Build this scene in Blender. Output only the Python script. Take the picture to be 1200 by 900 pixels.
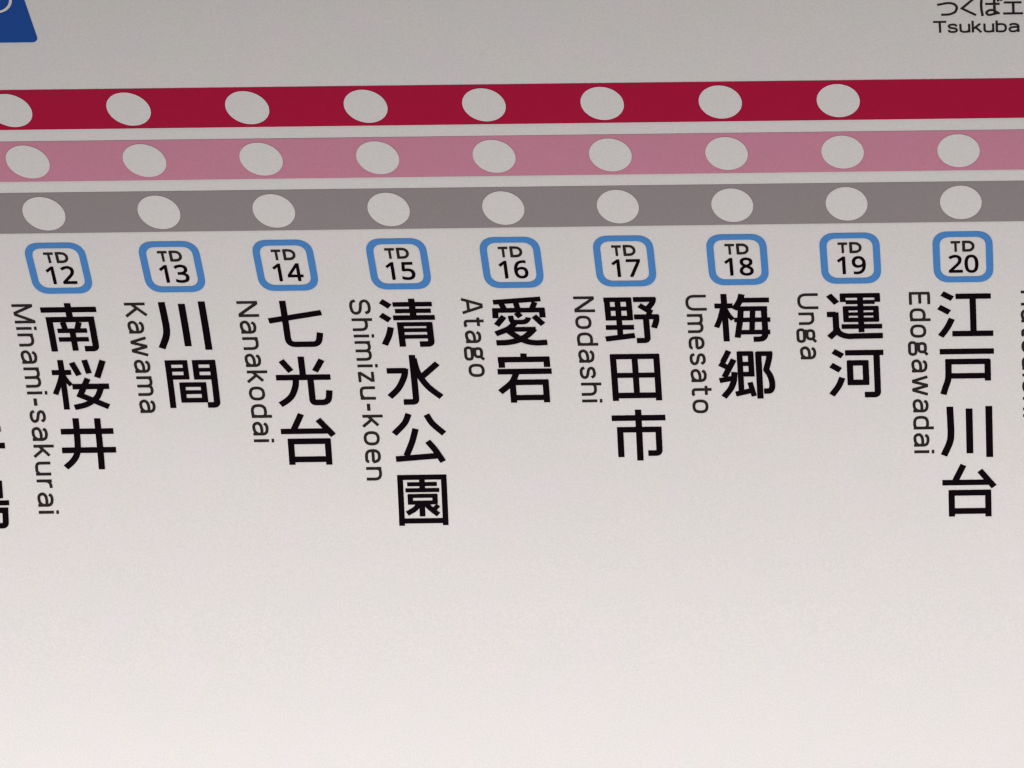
import bpy, math, random
from mathutils import Vector, Matrix
from mathutils.geometry import tessellate_polygon

for o in list(bpy.data.objects):
    bpy.data.objects.remove(o)
scene = bpy.context.scene
COL = scene.collection

# ------------------------------------------------------------------ camera
# The sign is 40 mm per station; the place is measured in metres.  UNIT = one station pitch.
UNIT = 0.04
FOCAL, CX, CY = 2962.8447, 1286.1124, 92.4155          # in pixels of a 1200 x 900 picture
ROLL, YAW = -0.0118642, -0.0108408
EYE = Vector((0.0, 0.0, 1.62))
cam = bpy.data.cameras.new('camera')
cam.sensor_fit = 'HORIZONTAL'
cam.sensor_width = 36.0
cam.lens = FOCAL / 1200.0 * 36.0
cam.shift_x = (600.0 - CX) / 1200.0
cam.shift_y = (CY - 450.0) / 1200.0
cam.clip_start = 0.01
cam.clip_end = 50.0
cam_ob = bpy.data.objects.new('camera', cam)
COL.objects.link(cam_ob)
cy_, sy_ = math.cos(YAW), math.sin(YAW)
cr_, sr_ = math.cos(ROLL), math.sin(ROLL)
row0 = Vector((cr_ * cy_, -sr_, cr_ * sy_))              # right, down, forward in the sign's (x, down, away) frame
row1 = Vector((sr_ * cy_, cr_, sr_ * sy_))
row2 = Vector((-sy_, 0.0, cy_))
wv = lambda v: Vector((v[0], v[2], -v[1]))
bx_, by_, bz_ = wv(row0), -wv(row1), -wv(row2)
M = Matrix(((bx_.x, by_.x, bz_.x, EYE.x), (bx_.y, by_.y, bz_.y, EYE.y), (bx_.z, by_.z, bz_.z, EYE.z), (0, 0, 0, 1)))
cam_ob.matrix_world = M
scene.camera = cam_ob

# ------------------------------------------------------------------ light of the carriage
world = bpy.data.worlds.new('World')
scene.world = world
world.use_nodes = True
bg = world.node_tree.nodes['Background']
bg.inputs['Color'].default_value = (1.0, 0.965, 0.945, 1)
bg.inputs['Strength'].default_value = 0.10


def area(name, loc, aim, sx, sy, power, color):
    l = bpy.data.lights.new(name, 'AREA')
    l.shape = 'RECTANGLE'
    l.size, l.size_y, l.energy, l.color = sx, sy, power, color
    o = bpy.data.objects.new(name, l)
    COL.objects.link(o)
    o.location = loc
    o.rotation_euler = (Vector(aim) - Vector(loc)).to_track_quat('-Z', 'Y').to_euler()
    return o


# ceiling tubes along the carriage: one row behind the photographer, one close to the door side;
# and an added fill strip, out of view below, brightening the sheet towards its bottom
area('ceiling_lamp', (-0.5, -0.15, 2.82), (-0.2, 0.9, 1.5), 3.6, 0.16, 20.0, (1.0, 0.97, 0.94))
area('ceiling_lamp', (-0.5, 0.70, 2.72), (-0.2, 0.9, 1.5), 3.6, 0.10, 22.0, (1.0, 0.97, 0.95))
area('low_fill_lamp', (-0.29, 0.70, 1.20), (-0.25, 0.93, 1.44), 2.2, 0.12, 3.35, (1.0, 0.985, 0.98))
scene.view_settings.view_transform = 'Standard'
scene.view_settings.look = 'None'
scene.view_settings.exposure = 0.05
scene.view_settings.gamma = 1.0
scene.render.engine = 'CYCLES'
scene.cycles.max_bounces = 6
scene.cycles.pixel_filter_type = 'BLACKMAN_HARRIS'
scene.cycles.filter_width = 1.35
STROKES = {
 '南': ['-246,-176 250,-176', '2,-243 2,-83', '-186,245 -186,-76 188,-76 188,221f 86,221', '-70,-47 -58,29*0.9', '73,-47 48,26*0.9', '-130,38 134,38*0.82', '-132,126 136,126*0.82', '2,34 2,239*0.92'],
 '桜': ['-154,-241 -154,245*0.92', '-245,-118 -71,-118*0.92', 'c-162,-88 -189,-13 -240,96*0.85', 'c-144,-88 -120,-37 -88,10*0.7', '-54,-214 -5,-89*0.95', '63,-239 87,-106*0.92', '226,-231 156,-65', '-78,23 252,23*0.98', '68,-55 -18,107 228,223*0.95', 'c178,35 136,122 72,175 7,206 -82,226*0.95'],
 '井': ['-234,-114 242,-114', '-240,66 250,66', '107,-238 107,250', 'c-88,-241 -89,-119 -94,29 -111,111 -155,175 -218,229'],
 '川': ['c-161,-241 -157,-101 -156,21 -170,107 -224,227*1.08', '14,-221 14,209*1.08', '194,-243 194,247*1.08'],
 '間': ['-193,-220 -193,244*0.95', '-219,-203 -23,-203*0.82', '-40,-223 -40,-34*0.82', '-199,-130 -38,-130*0.68', '-212,-55 -22,-55*0.78', '52,-222 52,-33*0.95', '26,-202 233,-202*0.82', '46,-127 207,-127*0.68', '29,-52 198,-52*0.78', '207,-219 207,219f 121,219', '-88,2 -88,192*0.92', '102,2 102,190*0.92', '-114,18 127,18*0.82', '-95,92 105,92*0.68', '-111,171 124,171*0.82'],
 '七': ['-234,-35 245,-114', '-86,-239 -86,205F 184,205F 208,91'],
 '光': ['-174,-208 -98,-99', '6,-244 6,-61', '190,-211 119,-98', '-238,-39 252,-39', 'c-62,-16 -73,51 -110,135 -157,184 -223,226', '70,-14 70,209f 214,209F 229,93'],
 '台': ['-48,-253 -125,-103', '-244,-87 176,-87*0.95', '101,-199 230,-44', '-161,-10 -161,232*0.98', '174,-11 174,235*0.98', '-187,10 199,10', '-138,182 148,182'],
 '清': ['-212,-223 -137,-166', '-228,-82 -154,-26', 'c-153,46 -178,127 -225,221', '-110,-187 240,-187*0.85', '-96,-119 224,-119*0.8', '-121,-50 252,-50*0.9', '62,-244 62,-51', '-65,-1 -65,241', '-92,16 218,16*0.75', '-42,77 172,77*0.7', '-42,143 169,143*0.7', '195,1 195,218f 90,218'],
 '水': ['-236,-92 -61,-92', 'c-69,-113 -80,-44 -119,40 -163,102 -230,164', '5,-246 5,216f -109,216', 'c16,-212 36,-93 77,1 139,85 236,171', '226,-160 84,-37'],
 '公': ['c-75,-241 -119,-151 -219,-49', 'c86,-232 136,-143 234,-47', 'c-22,-96 -62,31 -120,161', '-218,192 155,165', 'c80,25 143,108 210,221'],
 '園': ['-192,-223 -192,248*0.9', '206,-229 206,247*0.9', '-217,-206 230,-206*0.88', '-193,204 204,204*0.88', '6,-200 6,-78*0.9', '-130,-141 141,-141*0.7', '-148,-84 160,-84*0.7', '-107,-44 -107,49*0.85', '118,-45 118,44*0.85', '-130,-30 140,-30*0.68', '-128,33 133,33*0.68', '-2,42 -2,162*0.9', 'c-31,42 -64,89 -140,135*0.85', 'c31,43 76,91 144,148*0.85', '147,60 103,100*0.75'],
 '野': ['-198,-227 -198,1*0.9', '-104,-217 -104,166*0.9', '-3,-224 -3,2*0.9', '-227,-207 17,-207*0.85', '-206,-114 8,-114*0.75', '-222,-18 17,-18*0.85', '-229,76 24,76*0.88', '-238,192 26,159*0.95', '37,-206 237,-206*0.92', 'c219,-224 208,-177 178,-134 148,-103*0.9', '87,-148 194,-70*0.9', '184,-94 159,-38*0.8', '32,-28 253,-28*0.92', 'c232,-45 227,15 203,84*0.95', '138,-21 138,211f 40,211*0.95'],
 '田': ['-188,-224 -188,232*0.98', '203,-225 203,232*0.98', '6,-209 6,187*0.95', '-213,-203 225,-203*0.95', '-188,-17 190,-17*0.9', '-185,181 202,181'],
 '市': ['-237,-173 251,-173', '6,-253 6,236', '-166,201 -166,-60 183,-60 183,167f 80,167*0.98'],
 '愛': ['-213,-196 212,-225*0.9', '-144,-184 -121,-126*0.9', '-11,-186 1,-125*0.9', '158,-192 126,-123*0.9', '-229,-112 239,-112*0.88', '-201,-132 -207,-33*0.95', '215,-130 215,-36*0.95', '-17,-88 17,-44*0.95', '-131,-50 -205,39*0.95', '-72,-56 -64,9f 75,9F 86,-36*0.85', '138,-51 212,35*0.95', 'c-34,10 -101,74 -220,126*0.95', '-71,82 143,82*0.85', 'c132,77 69,137 -12,187 -114,212 -223,216*0.98', 'c-107,95 -40,152 40,201 130,220 234,217*0.98'],
 '宕': ['10,-247 6,-198', '-226,-188 240,-188', '-195,-209 -195,-109', '213,-207 213,-111', '-238,-69 250,-69', 'c-67,-63 -117,37 -228,132', '-109,38 215,38', '-111,46 -111,236*0.98', '188,19 188,236*0.98', '-89,188 173,188*0.95'],
 '梅': ['-153,-251 -153,231*0.95', '-241,-129 -78,-129*0.92', 'c-168,-107 -198,-2 -236,88*0.85', 'c-146,-97 -119,-36 -84,12*0.75', 'c9,-246 -14,-174 -66,-92', '5,-185 251,-185*0.9', '-31,-98 229,-98*0.88', 'c-6,-104 -21,18 -53,194*0.95', '199,-114 199,213F 90,213*0.95', '99,-94 79,140*0.85', '-73,16 251,16*0.82', '-23,141 244,141*0.82'],
 '郷': ['-143,-246 -201,-134*0.92', '-231,-123 -147,-74*0.92', '-101,-160 -194,14*0.95', '-240,47 -98,22*0.9', 'c-100,-35 -113,58 -146,133 -208,209*0.98', '-46,-233 -46,159*0.9', '-68,-218 73,-218*0.85', '54,-235 54,10*0.9', '-33,-115 52,-115*0.75', '-38,-13 74,-13*0.85', '-98,181 62,144*0.9', '35,68 68,203*0.85', '123,-231 123,227*0.98', '103,-215 250,-215*0.85', 'c227,-225 214,-149 186,-52*0.95', 'c182,-65 223,12 236,96 217,150 159,155*0.95'],
 '運': ['-214,-226 -146,-142', '-113,-219 242,-219*0.85', '-90,-235 -90,-154*0.9', '219,-233 219,-152*0.9', '-65,-151 195,-151*0.75', '65,-216 65,155*0.92', '-92,-88 224,-88*0.8', '-69,-99 -69,45*0.88', '203,-104 203,46*0.88', '-56,-29 190,-29*0.62', '-89,30 224,30*0.8', '-113,97 252,97*0.85', '-239,-28 -159,-28*0.98', '-162,-48 -162,134*0.98', 'c-163,108 -133,165 -65,194 27,194 255,192', '-161,144 -227,206*0.98'],
 '河': ['-200,-230 -118,-180', '-225,-92 -143,-40', 'c-128,34 -162,113 -228,203', '-93,-212 253,-212*0.98', '190,-194 190,203f 71,203', '-54,-130 -54,105*0.98', '88,-132 88,104*0.98', '-78,-111 110,-111*0.98', '-76,82 114,82*0.98'],
 '江': ['-200,-228 -109,-174', '-232,-89 -140,-33', 'c-119,32 -164,123 -224,208', '-80,-197 236,-197', '73,-196 73,204*0.98', '-119,183 250,183'],
 '戸': ['-238,-211 252,-211', '-190,-110 213,-110', 'c-163,-132 -164,-16 -170,68 -195,144 -216,210', '192,-129 192,80*0.98', '-142,31 168,31*0.98'],
}
KANA = {
 'つ': ['c-118,-16 -34,-34 18,-25 42,11 25,60 -25,84 -89,87'],
 'く': ['196,-89 84,23 199,96'],
 'ば': ['c251,-97 244,9 253,104', '278,-21 397,-21', '353,-96 353,74', 'c354,47 314,44 286,68 302,93 341,87 384,74', '358,56 394,83', '380,-78 387,-47', '404,-81 413,-54'],
 'エ': ['431,-34 577,-34', '508,-31 508,80', '423,81 588,81'],
}
DIGITS = {
 '0': [[(240,-10),(187,-3),(141,18),(104,52),(82,87),(64,130),(49,198),(42,278),(44,366),(55,441),(68,488),(94,538),(119,567),(150,588),(198,605),(254,608),(294,602),(329,587),(359,565),(392,524),(411,485),(425,438),(435,384),(439,322),(437,234),(430,177),(417,127),(400,85),(378,51),(351,24),(319,5),(282,-6)],[(240,53),(266,55),(295,66),(318,86),(335,111),(348,142),(358,185),(365,300),(363,356),(357,412),(347,456),(334,487),(316,513),(294,532),(273,541),(240,546),(206,541),(184,532),(162,513),(145,487),(133,457),(123,413),(116,300),(123,187),(133,143),(144,112),(161,87),(181,68),(207,57)]],
 '1': [[(299,0),(227,0),(227,434),(229,522),(208,502),(114,424),(76,474),(238,599),(299,599)]],
 '2': [[(41,0),(41,61),(217,240),(280,308),(303,339),(320,370),(335,418),(335,464),(324,499),(301,524),(270,540),(231,546),(178,539),(134,520),(87,489),(48,538),(93,570),(132,590),(181,604),(231,609),(286,603),(333,586),(371,559),(394,529),(408,492),(412,448),(408,408),(400,379),(383,341),(360,305),(297,232),(134,71),(134,67),(437,67),(437,0)]],
 '3': [[(203,-10),(161,-8),(112,-2),(77,7),(38,23),(38,92),(82,73),(139,58),(186,53),(236,54),(276,61),(299,70),(326,89),(344,115),(354,147),(354,194),(345,219),(323,245),(289,263),(255,273),(212,277),(130,278),(130,341),(209,342),(255,349),(297,369),(313,383),(325,400),(334,419),(338,439),(339,464),(333,489),(316,516),(296,532),(279,539),(251,545),(229,547),(175,541),(129,525),(79,496),(42,547),(99,581),(150,599),(205,608),(261,607),(312,596),(356,576),(389,545),(403,520),(410,502),(414,471),(413,435),(406,406),(393,380),(376,357),(352,339),(324,325),(291,316),(291,312),(333,304),(369,288),(397,267),(417,240),(429,207),(433,170),(430,129),(419,95),(409,75),(387,49),(370,35),(341,17),(282,-2),(244,-8)]],
 '4': [[(306,0),(306,136),(18,136),(18,199),(300,603),(377,603),(377,425),(377,202),(464,202),(464,136),(377,136),(377,0)],[(90,202),(306,202),(308,495),(310,524),(306,524),(275,466)]],
 '5': [[(209,-10),(167,-8),(120,-2),(87,7),(53,23),(53,92),(112,68),(185,54),(249,56),(274,62),(297,72),(316,84),(331,100),(344,119),(352,141),(357,165),(357,196),(353,220),(346,242),(335,260),(320,275),(301,287),(267,300),(239,304),(192,305),(148,301),(105,293),(68,317),(90,599),(391,599),(391,532),(154,532),(139,359),(198,366),(256,367),(303,359),(345,343),(379,320),(407,289),(421,260),(432,216),(432,162),(425,124),(411,90),(384,52),(358,30),(315,8),(265,-6)]],
 '6': [[(249,-10),(194,-3),(148,16),(111,47),(93,70),(78,96),(57,155),(47,221),(47,302),(54,370),(72,441),(94,491),(123,532),(167,569),(212,591),(252,602),(308,609),(368,606),(394,601),(394,538),(344,548),(294,547),(256,540),(223,528),(195,509),(171,485),(152,454),(137,417),(126,373),(119,305),(124,305),(139,324),(161,344),(197,363),(246,374),(301,373),(342,361),(384,335),(409,305),(431,259),(440,204),(437,154),(427,108),(407,68),(379,35),(343,10),(300,-5)],[(249,52),(284,56),(304,63),(329,81),(348,107),(361,139),(367,178),(365,217),(358,250),(344,277),(323,298),(306,307),(275,316),(243,317),(211,312),(183,301),(159,285),(137,260),(122,226),(122,182),(133,138),(154,100),(179,75),(211,58)]],
 '7': [[(115,0),(361,532),(37,532),(37,599),(216,599),(439,599),(439,542),(196,0)]],
 '8': [[(243,-10),(206,-8),(162,0),(122,15),(96,30),(69,58),(54,85),(45,116),(42,152),(44,174),(50,202),(59,222),(76,247),(117,286),(166,313),(130,337),(107,357),(88,379),(75,402),(65,433),(61,466),(64,497),(72,524),(81,540),(98,560),(135,586),(181,602),(240,609),(300,602),(346,586),(383,560),(400,540),(409,524),(417,497),(420,465),(416,433),(408,409),(390,381),(370,360),(345,341),(306,317),(366,282),(407,244),(430,204),(436,181),(438,154),(435,120),(426,90),(411,63),(384,34),(359,17),(320,1),(289,-7)],[(241,50),(274,52),(294,57),(321,69),(337,81),(350,95),(359,112),(364,131),(366,154),(359,191),(336,224),(295,254),(236,280),(228,283),(203,271),(175,255),(148,233),(123,198),(117,176),(114,151),(121,114),(134,90),(147,77),(163,66),(192,55)],[(243,346),(286,367),(321,395),(341,426),(348,463),(341,498),(333,512),(322,524),(284,543),(239,549),(191,542),(162,526),(142,502),(137,487),(134,463),(140,425),(158,397),(187,375)]],
 '9': [[(160,-10),(84,-2),(84,61),(136,51),(199,53),(252,69),(288,91),(316,124),(338,166),(352,218),(360,294),(355,294),(332,267),(309,249),(283,236),(253,228),(212,224),(178,227),(147,234),(119,247),(82,278),(60,311),(44,360),(41,419),(47,468),(68,522),(80,540),(102,564),(139,588),(182,604),(243,608),(286,602),(332,582),(369,552),(397,512),(417,466),(430,414),(435,333),(426,231),(408,159),(380,99),(343,53),(321,35),(287,15),(228,-4)],[(228,283),(268,288),(309,306),(339,333),(355,362),(360,398),(352,448),(334,488),(310,516),(286,534),(257,544),(232,547),(197,542),(168,530),(152,517),(132,492),(123,471),(115,434),(114,393),(119,359),(131,330),(150,308),(174,293),(205,285)]],
}
# ------------------------------------------------------------------ the curved surface
A0, A1, A2, A3 = 0.4362279, -0.166091, -0.0097476, 0.0063212
U0, Y0, Z0 = -4.9698011, -0.1197627, 21.262895


def lean(s):                                            # how far the sheet leans out over the viewer at s
    x = min(max(s - 2.5, -2.5), 3.4)
    return A0 + A1 * x + A2 * x * x + A3 * x ** 3


DS, SMIN, SMAX = 0.01, -4.0, 12.0
NS = int(round((SMAX - SMIN) / DS))
TY, TZ = [0.0], [0.0]
for i in range(NS):
    a = lean(SMIN + (i + .5) * DS)
    TY.append(TY[-1] + math.cos(a) * DS)
    TZ.append(TZ[-1] + math.sin(a) * DS)
i0 = int(round(-SMIN / DS))
TY, TZ = [v - TY[i0] for v in TY], [v - TZ[i0] for v in TZ]


def at(u, s, h=0.0):
    """point of the sign: u stations across, s station pitches down the sheet, h metres proud of it"""
    f = (s - SMIN) / DS
    i = min(max(int(f), 0), NS - 1)
    f -= i
    y = TY[i] * (1 - f) + TY[i + 1] * f
    z = TZ[i] * (1 - f) + TZ[i + 1] * f
    a = lean(s)
    X = (u - 16 + U0) * UNIT
    Y = (y + Y0) * UNIT + math.sin(a) * h
    Z = (z + Z0) * UNIT - math.cos(a) * h
    return Vector((X, Z, -Y)) + EYE


# ------------------------------------------------------------------ materials
def vinyl(name, base, mottle=0.02, rough=0.75, grain=0.016, spec=0.07):
    m = bpy.data.materials.new(name)
    m.use_nodes = True
    nt = m.node_tree
    b = nt.nodes['Principled BSDF']
    b.inputs['Roughness'].default_value = rough
    b.inputs['Specular IOR Level'].default_value = spec
    tc = nt.nodes.new('ShaderNodeTexCoord')
    src = tc.outputs['Object']

    def noise(scale, detail):
        n = nt.nodes.new('ShaderNodeTexNoise')
        n.inputs['Scale'].default_value = scale
        n.inputs['Detail'].default_value = detail
        nt.links.new(src, n.inputs['Vector'])
        return n

    def blend(col, n, target, fac, mode='MIX'):
        mr = nt.nodes.new('ShaderNodeMapRange')
        mr.inputs['From Min'].default_value = 0.35
        mr.inputs['From Max'].default_value = 0.65
        mr.inputs['To Max'].default_value = fac
        nt.links.new(n.outputs['Fac'], mr.inputs['Value'])
        mx = nt.nodes.new('ShaderNodeMix')
        mx.data_type = 'RGBA'
        nt.links.new(mr.outputs['Result'], mx.inputs['Factor'])
        if isinstance(col, tuple):
            mx.inputs['A'].default_value = col
        else:
            nt.links.new(col, mx.inputs['A'])
        mx.inputs['B'].default_value = target
        return mx.outputs['Result']

    c = (*base, 1)
    k = lambda r, g, bb: (base[0] * r, base[1] * g, base[2] * bb, 1)
    c = blend(c, noise(48, 3.0), k(1.035, 0.945, 1.05), min(1, mottle * 45))     # faint pink, green and yellow cast of the print film
    c = blend(c, noise(75, 3.0), k(0.93, 1.0, 0.965), min(1, mottle * 40))
    c = blend(c, noise(62, 3.0), k(1.0, 1.0, 0.925), min(1, mottle * 30))
    c = blend(c, noise(1500, 2.0), k(1 - grain * 5, 1 - grain * 5, 1 - grain * 5), 1.0)
    nt.links.new(c, b.inputs['Base Color'])
    bump = nt.nodes.new('ShaderNodeBump')
    bump.inputs['Strength'].default_value = 0.12
    bump.inputs['Distance'].default_value = 0.0002
    nt.links.new(noise(1900, 3.0).outputs['Fac'], bump.inputs['Height'])
    nt.links.new(bump.outputs['Normal'], b.inputs['Normal'])
    return m


M_WHITE = vinyl('white_vinyl', (0.803, 0.77, 0.763))
M_RED = vinyl('crimson_ink', (0.475, 0.007, 0.052))
M_PINK = vinyl('rose_ink', (0.66, 0.27, 0.38))
M_GREY = vinyl('grey_ink', (0.325, 0.285, 0.295))
M_BLUE = vinyl('sky_blue_ink', (0.085, 0.27, 0.64))
M_NAVY = vinyl('deep_blue_ink', (0.016, 0.082, 0.37))
M_BLACK = vinyl('black_ink', (0.007, 0.004, 0.006), rough=0.7, spec=0.0)
M_SOFT = vinyl('dark_brown_ink', (0.026, 0.020, 0.021), rough=0.7, spec=0.05)


# ------------------------------------------------------------------ mesh helpers
class Sheet:
    """collects faces drawn in (u, s) and lays them on the curved sheet"""
    def __init__(self):
        self.v, self.f = [], []

    def poly(self, pts, h):
        i = len(self.v)
        self.v += [at(u, s, h) for u, s in pts]
        self.f.append(tuple(range(i, i + len(pts))))

    def tris(self, loops, h):
        flat = [p for l in loops for p in l]
        t = tessellate_polygon([[Vector((x, y, 0)) for x, y in l] for l in loops])
        i = len(self.v)
        self.v += [at(u, s, h) for u, s in flat]
        self.f += [tuple(i + k for k in tri) for tri in t]

    def build(self, name, mat, parent=None, label=None):
        me = bpy.data.meshes.new(name)
        cen = sum(self.v, Vector()) / len(self.v)
        me.from_pydata([p - cen for p in self.v], [], self.f)
        me.materials.append(mat)
        # every face looks at the viewer
        me.update()
        import bmesh
        bm = bmesh.new()
        bm.from_mesh(me)
        for fc in bm.faces:
            if fc.normal.y > 0:
                fc.normal_flip()
        bm.to_mesh(me)
        bm.free()
        o = bpy.data.objects.new(name, me)
        COL.objects.link(o)
        o.location = cen
        adopt(o, parent)
        if label:
            o['label'] = label
        return o


def adopt(o, parent):
    if parent is not None:
        o.parent = parent
        base = Matrix.Identity(4)
        chain, q = [], parent
        while q:
            chain.append(q)
            q = q.parent
        off = Vector()
        for q in chain:
            off += q.location
        o.location = Vector(o.location) - off


def world_of(o):
    p = Vector()
    while o:
        p += o.location
        o = o.parent
    return p


def empty(name, loc, parent=None, label=None):
    o = bpy.data.objects.new(name, None)
    o.empty_display_size = 0.01
    COL.objects.link(o)
    o.location = loc
    adopt(o, parent)
    if label:
        o['label'] = label
    return o


def fillet(P, R):
    out = [P[0]]
    for i in range(1, len(P) - 1):
        r = R[i]
        if not r:
            out.append(P[i])
            continue
        a, b, c = P[i - 1], P[i], P[i + 1]
        d1, d2 = (a - b), (c - b)
        l1, l2 = d1.length, d2.length
        d1, d2 = d1 / l1, d2 / l2
        ang = math.acos(max(-1, min(1, d1.dot(d2))))
        t = min(r / math.tan(ang / 2), l1 * .49 if i > 1 else l1 * .98, l2 * .49 if i < len(P) - 2 else l2 * .98)
        p1, p2 = b + d1 * t, b + d2 * t
        for k in range(7):
            q = k / 6
            out.append(p1 * (1 - q) ** 2 + b * (2 * q * (1 - q)) * .96 + (p1 + p2) * (q * (1 - q)) * .04 + p2 * q * q)
    out.append(P[-1])
    return out


def smooth(P, n=7):
    out = []
    Q = [P[0] * 2 - P[1]] + P + [P[-1] * 2 - P[-2]]
    for i in range(1, len(Q) - 2):
        p0, p1, p2, p3 = Q[i - 1:i + 3]
        for k in range(n):
            t = k / n
            out.append(.5 * ((2 * p1) + (p2 - p0) * t + (2 * p0 - 5 * p1 + 4 * p2 - p3) * t * t + (3 * p1 - p0 - 3 * p2 + p3) * t ** 3))
    out.append(P[-1])
    return out


def ribbon(P, w, k=1.0):
    """outline pairs of a pen stroke of width w along P; k > 1 makes level strokes thinner"""
    Q = [Vector((p.x, p.y * k)) for p in P]
    q = [Q[0]]
    for p in Q[1:]:
        if (p - q[-1]).length > 1e-6:
            q.append(p)
    Q = q
    dirs = [(Q[i + 1] - Q[i]).normalized() for i in range(len(Q) - 1)]
    L, R = [], []
    for i, p in enumerate(Q):
        a = dirs[max(i - 1, 0)]
        b = dirs[min(i, len(dirs) - 1)]
        t = a + b
        t = t.normalized() if t.length > 1e-6 else a
        n = Vector((-t.y, t.x))
        c = max(n.dot(Vector((-a.y, a.x))), .45)
        m = n * (w / 2 / c)
        L.append(p + m)
        R.append(p - m)
    un = lambda v: (v.x, v.y / k)
    return [un(v) for v in L], [un(v) for v in R]


def lay_ribbon(sh, L, R, h, f=lambda p: p):
    for i in range(len(L) - 1):
        n = max(1, int(math.hypot(L[i + 1][0] - L[i][0], L[i + 1][1] - L[i][1]) / .12))
        for j in range(n):
            a, b = j / n, (j + 1) / n
            mix = lambda p, q, t: (p[0] * (1 - t) + q[0] * t, p[1] * (1 - t) + q[1] * t)
            sh.poly([f(mix(L[i], L[i + 1], a)), f(mix(L[i], L[i + 1], b)), f(mix(R[i], R[i + 1], b)), f(mix(R[i], R[i + 1], a))], h)


RAD = {'': 0, 'f': .030, 'F': .062, 'q': .19, 'Q': .29, 'R': .36}


def strokes(sh, spec, w, k, f, h0, scale=1.0, radscale=1.0):
    h = h0
    for t in spec:
        t = t.strip()
        m = 1.0
        if '*' in t:
            t, m = t.split('*')
            m = float(m)
        curve = t[0] == 'c'
        if curve:
            t = t[1:]
        P, R = [], []
        for q in t.split():
            fl = ''
            if q[-1] in RAD:
                fl = q[-1]
                q = q[:-1]
            x, y = q.split(',')
            P.append(Vector((float(x) * scale, float(y) * scale)))
            R.append(RAD[fl] * radscale)
        P = smooth(P) if curve else fillet(P, R)
        lay_ribbon(sh, *ribbon(P, w * m, k), h, f)
        h += 4e-6


INK = 0.00012        # metres the print stands proud of the sheet

# ------------------------------------------------------------------ the sign
UL, UR, ST, SB = 10.2, 22.6, -2.4, 8.8
root = bpy.data.objects.new('route_map_sign', None)
COL.objects.link(root)
root.location = at(16, SB, -0.002)
root['label'] = 'white train route map with crimson, pink and grey lines above upright Japanese station names'
root['category'] = 'sign'

# white panel, 1.5 mm thick, curling out over the viewer at the top
pv, pf = [], []
nu, ns = 24, 224
for j in range(ns + 1):
    for i in range(nu + 1):
        pv.append(at(UL + (UR - UL) * i / nu, ST + (SB - ST) * j / ns))
nf = len(pv)
for j in range(ns + 1):
    for i in range(nu + 1):
        pv.append(at(UL + (UR - UL) * i / nu, ST + (SB - ST) * j / ns, -0.0015))
g = lambda i, j, b=0: b * nf + j * (nu + 1) + i
for j in range(ns):
    for i in range(nu):
        pf.append((g(i, j), g(i, j + 1), g(i + 1, j + 1), g(i + 1, j)))
        pf.append((g(i, j, 1), g(i + 1, j, 1), g(i + 1, j + 1, 1), g(i, j + 1, 1)))
for j in range(ns):
    pf.append((g(0, j), g(0, j, 1), g(0, j + 1, 1), g(0, j + 1)))
    pf.append((g(nu, j), g(nu, j + 1), g(nu, j + 1, 1), g(nu, j, 1)))
for i in range(nu):
    pf.append((g(i, 0), g(i + 1, 0), g(i + 1, 0, 1), g(i, 0, 1)))
    pf.append((g(i, ns), g(i, ns, 1), g(i + 1, ns, 1), g(i + 1, ns)))
me = bpy.data.meshes.new('panel')
base = world_of(root)
me.from_pydata([p - base for p in pv], [], pf)
me.materials.append(M_WHITE)
me.update()
for i, p in enumerate(me.polygons):
    p.use_smooth = i < 2 * nu * ns
panel = bpy.data.objects.new('panel', me)
COL.objects.link(panel)
panel.parent = root


def band(u0, u1, s0, s1, h, name, mat, label):
    sh = Sheet()
    n, m = 14, 16
    for j in range(n):
        for i in range(m):
            a, b = u0 + (u1 - u0) * i / m, u0 + (u1 - u0) * (i + 1) / m
            c, d = s0 + (s1 - s0) * j / n, s0 + (s1 - s0) * (j + 1) / n
            sh.poly([(a, c), (a, d), (b, d), (b, c)], h)
    o = sh.build(name, mat, root, label)
    for p in o.data.polygons:
        p.use_smooth = True
    return o


RHO = 0.1825
rnd = random.Random(5)
for s0, s1, sc, mat, stations, label in (
        (0.136, 0.573, 0.3561, M_RED, range(12, 20), 'crimson line, uppermost of the three, with no white dot over the last station'),
        (0.704, 1.146, 0.9254, M_PINK, range(12, 21), 'dusty pink line between the crimson and the grey line'),
        (1.270, 1.708, 1.4939, M_GREY, range(12, 21), 'grey line directly above the blue station codes')):
    line = band(UL, UR, s0, s1, INK, 'route_line', mat, label)
    for n in stations:
        sh = Sheet()
        N, K = 56, 5
        for i in range(N):
            a, b = 2 * math.pi * i / N, 2 * math.pi * (i + 1) / N
            for j in range(K):
                r0, r1 = RHO * j / K, RHO * (j + 1) / K
                q = [(n + r0 * math.cos(a), sc + r0 * math.sin(a)), (n + r1 * math.cos(a), sc + r1 * math.sin(a)),
                     (n + r1 * math.cos(b), sc + r1 * math.sin(b)), (n + r0 * math.cos(b), sc + r0 * math.sin(b))]
                if j == 0:
                    q = q[1:3] + [q[0]]
                sh.poly(q, INK * 2)
        sh.build('station_dot', M_WHITE, line)


def rrect(cu, cs, hw, hh, r, n=12, e=2.0):
    P = []
    for qx, qy, a0 in ((1, 1, 0), (-1, 1, 90), (-1, -1, 180), (1, -1, 270)):
        for k in range(n + 1):
            a = math.radians(a0 + 90 * k / n)
            c, s = math.cos(a), math.sin(a)
            P.append((cu + qx * (hw - r) + r * math.copysign(abs(c) ** (2 / e), c), cs + qy * (hh - r) + r * math.copysign(abs(s) ** (2 / e), s)))
    return P


TD = {'T': (.80, ["0,.925 .80,.925", ".40,0 .40,.9"]),
      'D': (.83, [".075,0 .075,1", ".03,.925 .32,.925R .755,.925R .755,.075R .32,.075 .03,.075"])}

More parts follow.
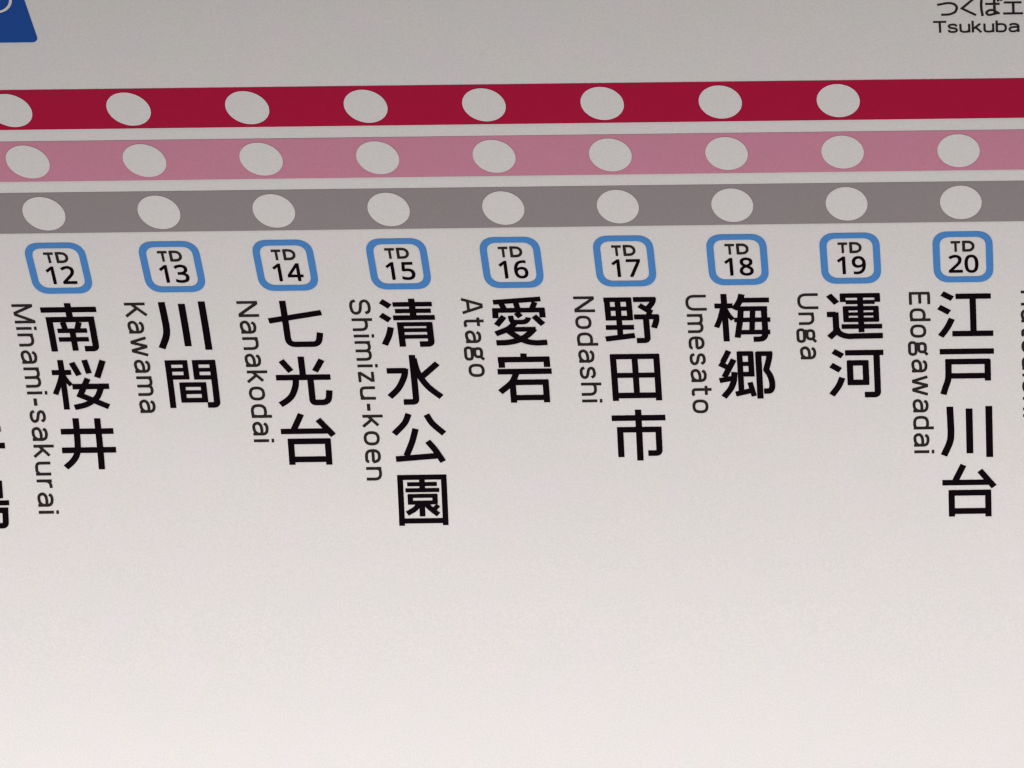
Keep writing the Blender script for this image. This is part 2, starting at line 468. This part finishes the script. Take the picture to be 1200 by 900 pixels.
# badge letters and figures, station by station
for n in range(12, 21):
    sh = Sheet()
    cs = 2.079
    O = rrect(n, cs, .2665, .268, .142, e=2.25)
    I = rrect(n, cs, .2040, .2085, .094, e=2.35)
    for i in range(len(O)):
        j = (i + 1) % len(O)
        sh.poly([O[i], O[j], I[j], I[i]], INK)
    badge = sh.build('station_code_badge', M_BLUE, root, f'blue rounded square border around TD {n}')
    # TD
    sh = Sheet()
    H, W = .113, .205
    sc_ = W / (.80 + .10 + .86)
    x = n - W / 2 - .003
    for ch in 'TD':
        w, st = TD[ch]
        ox = x
        if ch == 'T':
            sp = ["0,.88 .92,.88*1.0", ".46,0 .46,.9*1.12"]
        else:
            sp = [".13,0 .13,1*1.1", "c.05,.90 .40,.90 .66,.86 .84,.70 .89,.50 .84,.30 .66,.14 .40,.10 .05,.10*1.05"]
        strokes(sh, sp, .212, 1.0, lambda p, ox=ox: (ox + p[0] * H * (.82 if ch == 'T' else .98) * 1.0, 2.026 - p[1] * H), INK)
        x += .100 if ch == 'T' else 0
    sh.build('badge_letters', M_SOFT, badge)
    # figures
    sh = Sheet()
    sc_ = .176 / .60
    st = str(n)
    x = n - .262 / 2 - .004
    for ch in st:
        loops = [[(x + (px / 1000 - .012) * sc_, 2.2435 - py / 1000 * sc_ * (1.0)) for px, py in l] for l in DIGITS[ch]]
        sh.tris(loops, INK)
        for l in loops:                                    # a little ink spread round the outline
            P = [Vector(p) for p in l] + [Vector(l[0])]
            L, R = ribbon(P, .0085)
            lay_ribbon(sh, L, R, INK + 3e-6)
        x += .480 * sc_
    sh.build('badge_number', M_BLACK, badge)

# ------------------------------------------------------------------ station names
NAMES = {12: '南桜井', 13: '川間', 14: '七光台', 15: '清水公園', 16: '愛宕', 17: '野田市', 18: '梅郷', 19: '運河', 20: '江戸川台'}
PITCH, ROW0 = .5733, 2.690


def name_column(n, text, first_row=0):
    hold = empty('station_name', at(n, ROW0 + PITCH * (first_row + len(text) / 2 - .5)), root, f'upright black station name {text}' if first_row == 0 else 'cut off black characters at the left edge of the picture')
    for r, ch in enumerate(text):
        sh = Sheet()
        c0 = ROW0 + PITCH * (r + first_row)
        strokes(sh, STROKES[ch], .0575, 1.08, lambda p, c0=c0: (n + p[0], c0 + p[1]), INK, scale=.001)
        sh.build('character', M_BLACK, hold)


STROKES['牛'] = ["-150,-245 -215,-70*.95", "-190,-150 226,-150", "-245,12 248,12", "5,-245 5,245"]
STROKES['島'] = ["-20,-255 -40,-190*.9", "-150,-245 -150,30*.9", "-150,-200 165,-200*.85", "165,-228 165,-62*.9", "-150,-135 165,-135*.7",
                "-150,-75 165,-75*.75", "-175,-18 242,-18*.85", "-150,15 -150,55*.8", "-178,52 203,52 200,196f 100,196*.95",
                "-40,80 -40,180*.8", "-215,100 -215,205*.8", "55,100 55,180*.8", "-215,185 80,185*.8"]
for n, t in NAMES.items():
    name_column(n, t)
name_column(11, '牛島', 2)

# ------------------------------------------------------------------ romanised names, a monoline hand of cap height 1
LET = {
 'A': (.93, ["0.05,0 .40,.94 .53,.94 .88,0", ".20,.30 .73,.30"]),
 'E': (.72, [".054,0 .054,1", ".054,.946 .70,.946", ".054,.51 .66,.51", ".054,.054 .72,.054"]),
 'H': (.80, [".054,0 .054,1", ".746,0 .746,1", ".054,.52 .746,.52"]),
 'K': (.80, [".054,0 .054,1", ".06,.34 .72,1.0", ".30,.58 .77,0"]),
 'M': (1.03, [".054,0 .054,1", ".976,0 .976,1", ".075,.96 .47,.10 .56,.10 .955,.96"]),
 'N': (.86, [".054,0 .054,1", ".09,.965 .77,.035*1.05", ".806,0 .806,1"]),
 'S': (.84, ["c.77,.72 .68,.89 .42,.946 .16,.89 .07,.73 .17,.57 .42,.52 .67,.45 .78,.28 .68,.11 .42,.054 .14,.11 .05,.29"]),
 'T': (.86, ["0,.946 .86,.946", ".43,0 .43,.93"]),
 'U': (.88, [".054,1 .054,.054R .826,.054R .826,1"]),
 'a': (.70, ["c.09,.56 .17,.665 .36,.70 .56,.65 .642,.52 .646,.36 .646,0", "c.646,.42 .42,.435 .20,.40 .075,.30 .075,.17 .17,.065 .34,.052 .52,.10 .646,.24"]),
 'b': (.70, [".054,0 .054,1", ".054,.5 .054,.696q .646,.696Q .646,.054Q .054,.054q .054,.25"]),
 'd': (.70, [".646,0 .646,1", ".646,.5 .646,.696q .054,.696Q .054,.054Q .646,.054q .646,.25"]),
 'e': (.70, [".06,.385 .646,.385", ".646,.37 .646,.696Q .054,.696Q .054,.054Q .63,.054q .64,.17"]),
 'g': (.79, [".36,.70 .60,.70q .60,.37q .11,.37q .11,.70q .37,.70", "c.57,.655 .66,.70 .76,.80", "c.20,.40 .13,.33 .17,.25 .24,.235",
             ".40,.235 .735,.235q .735,-.085q .054,-.085q .054,.235q .41,.235"]),
 'h': (.67, [".054,0 .054,1", ".054,.45 .054,.696q .616,.696Q .616,0"]),
 'i': (.12, [".06,0 .06,.75", ".06,.87 .06,.995*1.25"]),
 'k': (.64, [".054,0 .054,1", ".06,.28 .55,.75", ".24,.44 .61,0"]),
 'm': (1.05, [".054,0 .054,.75", ".054,.5 .054,.696q .525,.696Q .525,0", ".525,.5 .525,.696q .996,.696Q .996,0"]),
 'n': (.67, [".054,0 .054,.75", ".054,.45 .054,.696q .616,.696Q .616,0"]),
 'o': (.71, [".36,.70 .656,.70Q .656,.05Q .054,.05Q .054,.70Q .37,.70"]),
 'p': (.70, [".054,-.25 .054,.75", ".054,.5 .054,.696q .646,.696Q .646,.054Q .054,.054q .054,.25"]),
 'r': (.42, [".054,0 .054,.75", ".054,.38 .054,.696Q .42,.696"]),
 's': (.66, ["c.60,.55 .50,.67 .33,.70 .14,.655 .08,.54 .16,.43 .34,.385 .53,.33 .60,.20 .51,.09 .32,.05 .13,.09 .05,.22"]),
 't': (.54, [".20,.97 .20,.054Q .46,.054 .53,.10", "0,.70 .50,.70"]),
 'u': (.68, [".054,.75 .054,.054Q .46,.054 .62,.17", ".626,0 .626,.75"]),
 'w': (1.05, [".03,.75 .26,.055 .31,.055 .50,.70 .55,.70 .74,.055 .79,.055 1.02,.75"]),
 'x': (.66, [".04,.75 .62,0", ".04,0 .62,.75"]),
 'y': (.66, [".04,.75 .35,.05", ".64,.75 .22,-.24"]),
 'z': (.60, [".03,.696 .57,.696", ".53,.68 .07,.07", ".03,.054 .58,.054"]),
 '-': (.37, ["0,.35 .37,.35*1.15"]),
 ' ': (.30, []),
}
GAP = .245


def romanised(n, text, s0, s1, base_u=-.4945, cap=.1835):
    W = sum(LET[c][0] for c in text) + GAP * (len(text) - 1)
    k = (s1 - s0) / W
    sh = Sheet()
    x = 0.0
    for c in text:
        w, sp = LET[c]
        # pen width stays equal both ways: strokes are drawn in sign units
        sp2 = sp
        strokes(sh, sp2, .108, cap / k, lambda p, x=x: (n + base_u + p[1] * cap, s0 + (x + p[0]) * k), INK) if False else \
            strokes_scaled(sh, sp2, .0262, k, cap, lambda a, b, x=x: (n + base_u + b, s0 + x * k + a))
        x += w + GAP
    return sh.build('romanised_name', M_SOFT, root, f'{text} in thin dark letters turned on their side')


def strokes_scaled(sh, spec, w, kx, ky, f):
    h = INK
    for t in spec:
        t = t.strip()
        m = 1.0
        if '*' in t:
            t, m = t.split('*')
            m = float(m)
        curve = t[0] == 'c'
        if curve:
            t = t[1:]
        P, R = [], []
        for q in t.split():
            fl = ''
            if q[-1] in RAD:
                fl = q[-1]
                q = q[:-1]
            a, b = q.split(',')
            P.append(Vector((float(a) * kx, float(b) * ky)))
            R.append(RAD[fl] * min(kx, ky))
        P = smooth(P) if curve else fillet(P, R)
        lay_ribbon(sh, *ribbon(P, w * m, 1.0), h, lambda p: f(p[0], p[1]))
        h += 4e-6


for n, t, s0, s1 in ((12, 'Minami-sakurai', 2.455, 4.497), (13, 'Kawama', 2.455, 3.548), (14, 'Nanakodai', 2.453, 3.846),
                     (15, 'Shimizu-koen', 2.449, 4.225), (16, 'Atago', 2.449, 3.238), (17, 'Nodashi', 2.449, 3.503),
                     (18, 'Umesato', 2.448, 3.622), (19, 'Unga', 2.447, 3.107), (20, 'Edogawadai', 2.447, 4.036),
                     (21, 'Hatsuishi', 2.447, 3.702)):
    romanised(n, t, s0, s1)

# ------------------------------------------------------------------ notice at the top right: つくばエクスプレス / Tsukuba Express
notice = empty('line_notice', at(20.3, -.5), root, 'small dark note with kana above Tsukuba at the top right')
KANA['ク'] = ["-60,-100 -105,-25*.9", "-75,-62 70,-62*.9", "c68,-70 45,10 -10,60 -80,92"]
KANA['ス'] = ["-85,-85 75,-85*.9", "c72,-92 40,-20 -20,40 -105,88", "10,0 100,88"]
KANA['プ'] = ["-90,-80 60,-80*.9", "c60,-90 50,0 0,60 -80,95", "c85,-105 70,-90 85,-75 100,-90 85,-105*.6"]
KANA['レ'] = ["c-60,-95 -60,0 -58,80", "c-60,80 0,70 60,30 90,-20"]
sh = Sheet()
for ch in 'つくばエ':
    strokes(sh, KANA[ch], .0212, 1.05, lambda p: (20 + p[0], -.64 + p[1]), INK, scale=.001)
cu = 20.535 + .178
for ch in 'クスプレス':
    strokes(sh, KANA[ch], .0212, 1.05, lambda p, cu=cu: (cu + p[0], -.62 + p[1]), INK, scale=.001)
    cu += .178
sh.build('kana_text', M_SOFT, notice)
sh = Sheet()
x0, cap = 19.841, .1215
text = 'Tsukuba Express'
W = sum(LET[c][0] for c in 'Tsukuba') + .13 * 5 + .08
kx = (20.5524 - x0) / W
x = 0.0
for c in text:
    w, sp = LET[c]
    strokes_scaled(sh, sp, .0185, kx, cap, lambda a, b, x=x: (x0 + x * kx + a, -.3633 - b))
    x += w + (.08 if c == 'T' else .13)
sh.build('latin_text', M_SOFT, notice)

# ------------------------------------------------------------------ deep blue line emblem cut by the top left corner
sh = Sheet()
P = rrect(12.439 - .36, -.3752 - .36, .36, .36, .055, 8)
sh.tris([P], INK)
emblem = sh.build('line_emblem', M_NAVY, root, 'deep blue rounded square with a white ring, cut by the top left corner')
sh = Sheet()
cu, cs, r0, r1 = 12.168, -.862, .1545, .1765
for i in range(64):
    a, b = 2 * math.pi * i / 64, 2 * math.pi * (i + 1) / 64
    sh.poly([(cu + r0 * math.cos(a), cs + r0 * math.sin(a)), (cu + r1 * math.cos(a), cs + r1 * math.sin(a)),
             (cu + r1 * math.cos(b), cs + r1 * math.sin(b)), (cu + r0 * math.cos(b), cs + r0 * math.sin(b))], INK * 2)
sh.build('emblem_ring', M_WHITE, emblem)
